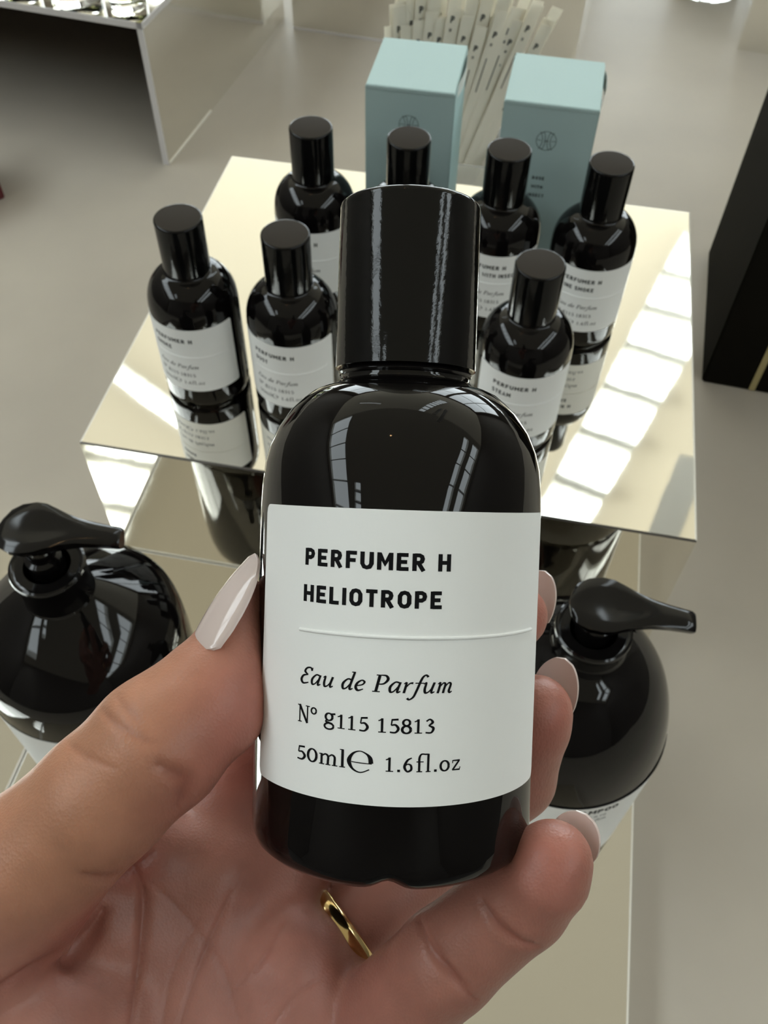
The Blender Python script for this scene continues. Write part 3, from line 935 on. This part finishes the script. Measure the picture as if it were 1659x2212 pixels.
# ------------------------------------------------------------------ black box at the right, red box at the left
Ab, Bb = on(1515, 825, TABLE), on(1521, 545, TABLE)
Fb = on(1659, 851, TABLE)
angb = math.atan2(Fb.y - Ab.y, Fb.x - Ab.x)
dep = (Bb - Ab).length
t = tag(empty('gift_box', V(Ab.x, Ab.y, TABLE), angb), 'tall black box with a gold stripe at the right edge', 'box')
bm = bmesh.new()
bmesh.ops.create_cube(bm, size=1)
bmesh.ops.scale(bm, vec=(.15, dep / 1000, .21), verts=bm.verts)
bmesh.ops.translate(bm, vec=(.075, dep / 2000, .105), verts=bm.verts)
bmesh.ops.bevel(bm, geom=list(bm.edges), offset=.0012, segments=2, affect='EDGES')
me = bpy.data.meshes.new('box')
bm.to_mesh(me)
link('box_body', me, 'blackbox', t, 40)
sx = (on(1622, 846, TABLE) - Ab).length
MB().box(sx - 2.2, sx + 2.2, -.25, .3, 1, 209).build('gold_stripe', 'gold_foil', t)

Cr = on(12, 428, TABLE)
t = tag(empty('small_box', V(Cr.x, Cr.y, TABLE), math.radians(52)), 'dark red box just showing at the left edge', 'box')
bm = bmesh.new()
bmesh.ops.create_cube(bm, size=1)
bmesh.ops.scale(bm, vec=(.06, .06, .05), verts=bm.verts)
bmesh.ops.translate(bm, vec=(-.03, .03, .025), verts=bm.verts)
bmesh.ops.bevel(bm, geom=list(bm.edges), offset=.001, segments=2, affect='EDGES')
me = bpy.data.meshes.new('box')
bm.to_mesh(me)
link('box_body', me, 'red', t, 40)
MB().box(-60.2, .2, -.2, 60.2, 30, 30.6).build('lid_seam', 'blackbox', t)

# ------------------------------------------------------------------ the hand
def seg(a, b2):
    return (np.array(at(*a[:3])), a[3], np.array(at(*b2[:3])), b2[3])
def chain(*p):
    return [seg(p[i], p[i + 1]) for i in range(len(p) - 1)]
# joints: image column, row, depth in mm, radius in mm
THUMB = chain((527, 1287, 143, 3.3), (497, 1385, 141.5, 5.0), (447, 1503, 139, 8.5), (345, 1605, 137, 10.2), (222, 1722, 138, 10.2), (70, 1868, 142, 11.6), (-60, 2060, 147, 13.5))
THUMB2 = chain((505, 1440, 140, 4.4), (478, 1545, 138, 6.2))
INDEX = chain((470, 1830, 172, 10.5), (560, 1520, 181, 8.6), (640, 1290, 183, 7.8), (790, 1130, 184, 6.8))
MIDDLE = chain((590, 1890, 175, 10.5), (770, 1590, 187, 8.6), (1000, 1430, 184, 7.6), (1112, 1330, 173.5, 6.3))
RING = chain((645, 2085, 173, 9.2), (930, 1838, 184, 8.4), (1110, 1680, 175, 7.8), (1146, 1560, 168, 7.3), (1158, 1535, 166, 6.6))
PINKY = chain((800, 2230, 160, 9.6), (965, 2075, 149, 8.4), (1125, 1940, 142.5, 7.6), (1178, 1885, 139, 6.7), (1195, 1856, 138, 5.9))
PALM = (chain((470, 1850, 173, 11.5), (420, 2250, 165, 15), (330, 2700, 158, 19)) + chain((560, 1940, 174, 11), (545, 2300, 166, 14), (420, 2750, 158, 18))
        + chain((630, 2130, 171, 10), (625, 2350, 165, 14), (520, 2800, 158, 18)) + chain((770, 2220, 165, 11), (730, 2450, 163, 14), (590, 2850, 158, 18))
        + chain((640, 2080, 164, 9.2), (682, 2240, 163, 10.5)))
THENAR = chain((70, 2235, 147, 12.5), (160, 2480, 149, 17), (330, 2900, 152, 20)) + chain((215, 2190, 156, 11.5), (300, 2480, 156, 17))
WEB = chain((250, 1815, 158, 8.0), (330, 1850, 165, 9.0), (450, 1880, 168, 11)) + chain((130, 1960, 157, 10), (420, 2020, 168, 12)) + chain((110, 2120, 158, 11), (330, 2160, 164, 13))
ARM = chain((420, 2850, 156, 20), (380, 3300, 150, 22), (340, 4000, 142, 27))
def smin(a, b2, k):
    h = np.maximum(k - np.abs(a - b2), 0) / k
    return np.minimum(a, b2) - h * h * h * k / 6
def sd(g, s):
    a, ra, b2, rb = s
    ba = (b2 - a).astype(np.float32)
    q = g - a.astype(np.float32)
    h = np.clip(q @ ba / float(ba @ ba), 0, 1)
    q -= h[:, None] * ba
    return np.sqrt(np.einsum('ij,ij->i', q, q)) - (ra + (rb - ra) * h)
def group_sd(g, segs, k):
    d = sd(g, segs[0])
    for s in segs[1:]:
        d = smin(d, sd(g, s), k)
    return d
def hand_sd(g):
    th = smin(group_sd(g, THUMB, 3.0), group_sd(g, THUMB2, 3), 4)
    fi = group_sd(g, INDEX, 3)
    for f in (MIDDLE, RING, PINKY):
        fi = smin(fi, group_sd(g, f, 2.5), 1.2)
    pa = group_sd(g, PALM, 9)
    pa = smin(pa, group_sd(g, WEB, 6), 6)
    pa = smin(pa, group_sd(g, THENAR, 6), 3)
    pa = smin(pa, group_sd(g, ARM, 8), 10)
    return smin(smin(pa, fi, 2.5), th, 4)
def surface_nets(fn, lo, hi, h):
    n = np.ceil((hi - lo) / h).astype(int) + 1
    ax = [lo[i] + h * np.arange(n[i]) for i in range(3)]
    S = np.empty(n, np.float32)
    for i in range(0, n[0], 12):
        gx, gy, gz = np.meshgrid(ax[0][i:i + 12], ax[1], ax[2], indexing='ij')
        S[i:i + 12] = fn(np.stack([gx, gy, gz], -1).reshape(-1, 3).astype(np.float32)).reshape(gx.shape)
    ins = S < 0
    c = n - 1
    cnt = np.zeros(c, np.int8)
    for dx in (0, 1):
        for dy in (0, 1):
            for dz in (0, 1):
                cnt += ins[dx:dx + c[0], dy:dy + c[1], dz:dz + c[2]]
    act = (cnt > 0) & (cnt < 8)
    idx = np.full(c, -1, np.int64)
    cells = np.argwhere(act)
    idx[act] = np.arange(len(cells))
    acc = np.zeros((len(cells), 3))
    num = np.zeros(len(cells))
    corners = [(x, y, z) for x in (0, 1) for y in (0, 1) for z in (0, 1)]
    for a in range(8):
        for b2 in range(a + 1, 8):
            ca, cb = np.array(corners[a]), np.array(corners[b2])
            if np.abs(ca - cb).sum() != 1:
                continue
            sa = S[tuple((cells + ca).T)]
            sb = S[tuple((cells + cb).T)]
            cr = (sa < 0) != (sb < 0)
            tt = np.where(cr, sa / np.where(cr, sa - sb, 1), 0)
            acc += np.where(cr[:, None], ca + tt[:, None] * (cb - ca), 0)
            num += cr
    verts = lo + h * (cells + acc / num[:, None])
    quads = []
    for d in range(3):
        u, v = (d + 1) % 3, (d + 2) % 3
        sl = [slice(1, -1)] * 3
        sl[d] = slice(0, None)
        A0 = ins[tuple(slice(0, -1) if i == d else slice(1, -1) for i in range(3))]
        A1 = ins[tuple(slice(1, None) if i == d else slice(1, -1) for i in range(3))]
        for flip, mask in ((False, A0 & ~A1), (True, ~A0 & A1)):
            e = np.argwhere(mask)
            off = np.ones(3, int)
            off[d] = 0
            e = e + off
            def cell(du, dv):
                q = e.copy()
                q[:, u] += du
                q[:, v] += dv
                return idx[tuple(q.T)]
            q = np.stack([cell(-1, -1), cell(0, -1), cell(0, 0), cell(-1, 0)], 1)
            quads.append(q[:, ::-1] if flip else q)
    q = np.concatenate(quads)
    return verts, q[(q >= 0).all(1)]
ALL = THUMB + THUMB2 + INDEX + MIDDLE + RING + PINKY + PALM + THENAR + WEB + ARM
lo = np.min([np.minimum(s[0] - s[1], s[2] - s[3]) for s in ALL], 0) - 4
hi = np.max([np.maximum(s[0] + s[1], s[2] + s[3]) for s in ALL], 0) + 4
HV, HQ = surface_nets(hand_sd, lo, hi, 0.9)
HO = np.array(at(420, 2300, 165))
me = mesh(HV - HO, HQ.tolist())
hand = link('hand', me, 'skin')
sub = hand.modifiers.new('sub', 'SUBSURF')
sub.levels = sub.render_levels = 1
hand.location = P(HO)
dg = bpy.context.evaluated_depsgraph_get()
me2 = bpy.data.meshes.new_from_object(hand.evaluated_get(dg))
hand.modifiers.clear()
hand.data = me2
nv = len(me2.vertices)
co = np.empty(nv * 3, np.float32)
me2.vertices.foreach_get('co', co)
co = co.reshape(-1, 3)
no = np.empty(nv * 3, np.float32)
me2.vertices.foreach_get('normal', no)
no = no.reshape(-1, 3)
wp = co * 1000 + HO
rel = wp - np.array(CC)
dz = rel @ np.array(CF)
pxy = np.stack([IW / 2 + FPX * (rel @ np.array(CX)) / dz, IH / 2 - FPX * (rel @ np.array(CU)) / dz], 1)
face_cam = -(no * rel).sum(1) / np.linalg.norm(rel, axis=1)
# skin folds: polylines with depth of the fold, half width (mm) and the nearest and farthest skin they lie on
FOLDS = [
    ([(-20, 2150), (60, 2110), (120, 2080), (175, 2045), (205, 2008), (224, 1968)], 1.8, 1.7, 125, 170), ([(150, 2075), (195, 2030), (212, 1990)], .7, 2.2, 125, 172),
    ([(345, 1655), (375, 1672), (402, 1690), (395, 1720), (383, 1745)], 0.9, 1.5, 125, 160), ([(205, 1515), (240, 1555), (290, 1590), (335, 1610)], .3, .7, 120, 145),
    ([(245, 1485), (262, 1520), (285, 1545), (300, 1560)], .25, .6, 120, 145), ([(140, 1600), (185, 1635), (245, 1660)], .22, .7, 120, 145),
    ([(285, 1865), (305, 1910), (312, 1960), (306, 2030), (300, 2090), (285, 2212)], .9, 1.0, 130, 175), ([(500, 1930), (460, 2020), (420, 2120), (390, 2212)], .45, .7, 130, 175),
    ([(320, 1900), (400, 1980), (480, 2090), (520, 2212)], .25, .6, 130, 175), ([(620, 1990), (560, 2080), (500, 2150)], .3, .6, 130, 175),
    ([(905, 1985), (935, 2060), (985, 2120), (1025, 2160)], .7, .8, 125, 160), ([(930, 2010), (960, 2080), (1010, 2130)], .35, .6, 125, 160),
    ([(1040, 1945), (1075, 2000), (1120, 2035), (1160, 2045)], .75, .8, 125, 160), ([(330, 1845), (280, 1885), (225, 1900), (180, 1890)], .8, .9, 125, 160),
    ([(430, 1990), (380, 2080), (350, 2212)], .25, .6, 130, 175), ([(700, 2110), (640, 2150), (590, 2212)], .25, .6, 130, 175),
]
disp = np.zeros(nv)
for pts, dep_, hw_, n0, n1 in FOLDS:
    pts = np.array([p[:2] for p in smooth_pts([(x, y, 0) for x, y in pts], 5)])
    best = np.full(nv, 1e9)
    tt = np.zeros(nv)
    sel = (face_cam > .1) & (dz > n0) & (dz < n1) & (pxy[:, 0] > pts[:, 0].min() - 60) & (pxy[:, 0] < pts[:, 0].max() + 60) & (pxy[:, 1] > pts[:, 1].min() - 60) & (pxy[:, 1] < pts[:, 1].max() + 60)
    ii = np.where(sel)[0]
    q = pxy[ii]
    bd_ = np.full(len(ii), 1e9)
    for k in range(len(pts) - 1):
        a, b2 = pts[k], pts[k + 1]
        h = np.clip(((q - a) @ (b2 - a)) / max((b2 - a) @ (b2 - a), 1e-6), 0, 1)
        d_ = np.linalg.norm(q - a - h[:, None] * (b2 - a), axis=1)
        taper = np.sin(np.pi * np.clip((k + h) / (len(pts) - 1), .08, .92))
        bd_ = np.minimum(bd_, d_ * dz[ii] / FPX / hw_ + (1 - taper) * .8)
    disp[ii] -= dep_ * np.exp(-bd_ ** 2) * np.clip(face_cam[ii] * 2, 0, 1)
co2 = co + no * (disp / 1000)[:, None].astype(np.float32)
me2.vertices.foreach_set('co', co2.astype(np.float32).ravel())
me2.update()
for p in me2.polygons:
    p.use_smooth = True
# skin colour: palm darkened for shade, tan thumb back, pinker pads, dark red folds
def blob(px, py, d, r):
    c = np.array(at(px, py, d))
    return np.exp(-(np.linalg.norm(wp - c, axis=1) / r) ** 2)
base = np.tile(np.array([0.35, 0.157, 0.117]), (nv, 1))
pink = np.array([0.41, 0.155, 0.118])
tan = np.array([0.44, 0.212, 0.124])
red = np.array([0.34, 0.08, 0.06])  # painted shade for the deep recesses
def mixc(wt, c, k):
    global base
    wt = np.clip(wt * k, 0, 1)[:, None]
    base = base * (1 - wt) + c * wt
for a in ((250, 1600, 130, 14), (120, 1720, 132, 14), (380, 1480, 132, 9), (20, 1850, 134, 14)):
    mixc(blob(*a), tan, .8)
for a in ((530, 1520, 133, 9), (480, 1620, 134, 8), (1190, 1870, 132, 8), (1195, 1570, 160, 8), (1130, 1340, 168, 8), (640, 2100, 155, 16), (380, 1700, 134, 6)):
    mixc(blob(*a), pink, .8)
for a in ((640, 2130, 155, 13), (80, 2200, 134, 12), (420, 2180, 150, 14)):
    mixc(blob(*a), np.array([0.43, 0.205, 0.165]), .7)  # palm pads painted paler in place of highlights
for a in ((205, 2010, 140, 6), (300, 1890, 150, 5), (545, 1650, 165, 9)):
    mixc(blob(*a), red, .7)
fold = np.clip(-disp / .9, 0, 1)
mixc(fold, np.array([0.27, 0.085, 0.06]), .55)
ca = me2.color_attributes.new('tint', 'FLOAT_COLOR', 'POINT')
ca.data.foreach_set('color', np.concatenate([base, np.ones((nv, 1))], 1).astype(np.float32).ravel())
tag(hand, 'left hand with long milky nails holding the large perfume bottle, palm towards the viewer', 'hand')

def nail(name, base_p, tip_p, normal, width, curve, th=.55, parent=None, round_base=True, n=22, mw_=14):
    b0, b1 = Vector(base_p), Vector(tip_p)
    d = b1 - b0
    L = d.length
    d.normalize()
    nn = Vector(normal)
    nn = (nn - d * nn.dot(d)).normalized()
    s = d.cross(nn)
    top, bot = [], []
    for i in range(n + 1):
        u = i / n
        hw = width / 2 * min(1, math.sqrt(max(u, 0) / .12) if u < .12 else 1) * (.86 + .14 * min(u / .3, 1))
        if u > .45:
            v_ = (u - .45) / .55
            hw *= math.sqrt(max(1 - v_ ** 2.3, 0)) * (1 - .12 * v_)
        arch = 1.0 * math.sin(math.pi * min(u * .9 + .05, 1)) * L / 17
        for k in range(mw_ + 1):
            v = -1 + 2 * k / mw_
            p = b0 + d * (u * L) + s * (v * hw) + nn * (arch - curve * (v * hw) ** 2)
            top.append(tuple(p - Vector(HO)))
            bot.append(tuple(p - nn * th - Vector(HO)))
    fs = []
    N = mw_ + 1
    k0 = len(top)
    for i in range(n):
        for k in range(mw_):
            a = i * N + k
            fs += [(a, a + 1, a + N + 1, a + N), (k0 + a + N, k0 + a + N + 1, k0 + a + 1, k0 + a)]
        a = i * N
        fs += [(a, a + N, k0 + a + N, k0 + a), (a + mw_ + N, a + mw_, k0 + a + mw_, k0 + a + mw_ + N)]
    for k in range(mw_):
        fs.append((k, k0 + k, k0 + k + 1, k + 1))
        a = n * N + k
        fs.append((a + 1, k0 + a + 1, k0 + a, a))
    o = link(name, mesh(top + bot, fs), 'nail', parent, 60)
    return o
def camdir(r, u, c):
    return CX * r + CU * u - CF * c
nail('thumbnail', at(412, 1402, 137.2), at(552, 1196, 141.5), camdir(-.78, .42, .46), 11.0, .075, parent=hand)
nail('fingernail', at(1240, 1838, 143), at(1266, 1757, 141), camdir(.62, .1, -.78), 8.2, .085, parent=hand)
nail('fingernail', at(1195, 1535, 172), at(1222, 1422, 168), camdir(.62, .05, -.78), 9.2, .075, parent=hand)
nail('fingernail', at(1150, 1340, 180), at(1178, 1233, 177), camdir(.62, .05, -.78), 8.8, .075, parent=hand)

# wedding band on the ring finger
ra, rb = Vector(at(645, 2085, 173)), Vector(at(930, 1838, 184))
rc = ra.lerp(rb, .30)
ax_ = (rb - ra).normalized()
u_ = ax_.orthogonal().normalized()
v_ = ax_.cross(u_)
vs, fs = [], []
nR, nS = 72, 14
for i in range(nR):
    a = 2 * math.pi * i / nR
    rad = u_ * math.cos(a) + v_ * math.sin(a)
    for k in range(nS):
        b2 = 2 * math.pi * k / nS
        vs.append(tuple(rad * (9.85 + 1.15 * math.cos(b2)) + ax_ * (2.0 * math.sin(b2))))
for i in range(nR):
    for k in range(nS):
        a, b2 = i * nS + k, i * nS + (k + 1) % nS
        c, d = ((i + 1) % nR) * nS + k, ((i + 1) % nR) * nS + (k + 1) % nS
        fs.append((a, c, d, b2))
o = link('finger_ring', mesh(vs, fs), 'gold', None, 80)
o.location = P(rc)
tag(o, 'plain rounded gold ring worn on the ring finger under the held bottle', 'ring')

# ceiling spotlight
o = tag(empty('ceiling_spotlight', V(-420, 380, ZC - 60)), 'small warm spotlight under the cream ceiling', 'lamp')
MB().lathe([(.02, 60), (30, 58), (34, 0), (30, 0), (28, 20), (.02, 22)], 40, closed=False).build('spot_housing', 'bar', o, 40)
MB().lathe([(.02, 8), (20, 8), (20, 14), (.02, 14)], 32, closed=False).build('bulb', 'lamp', o, 40)
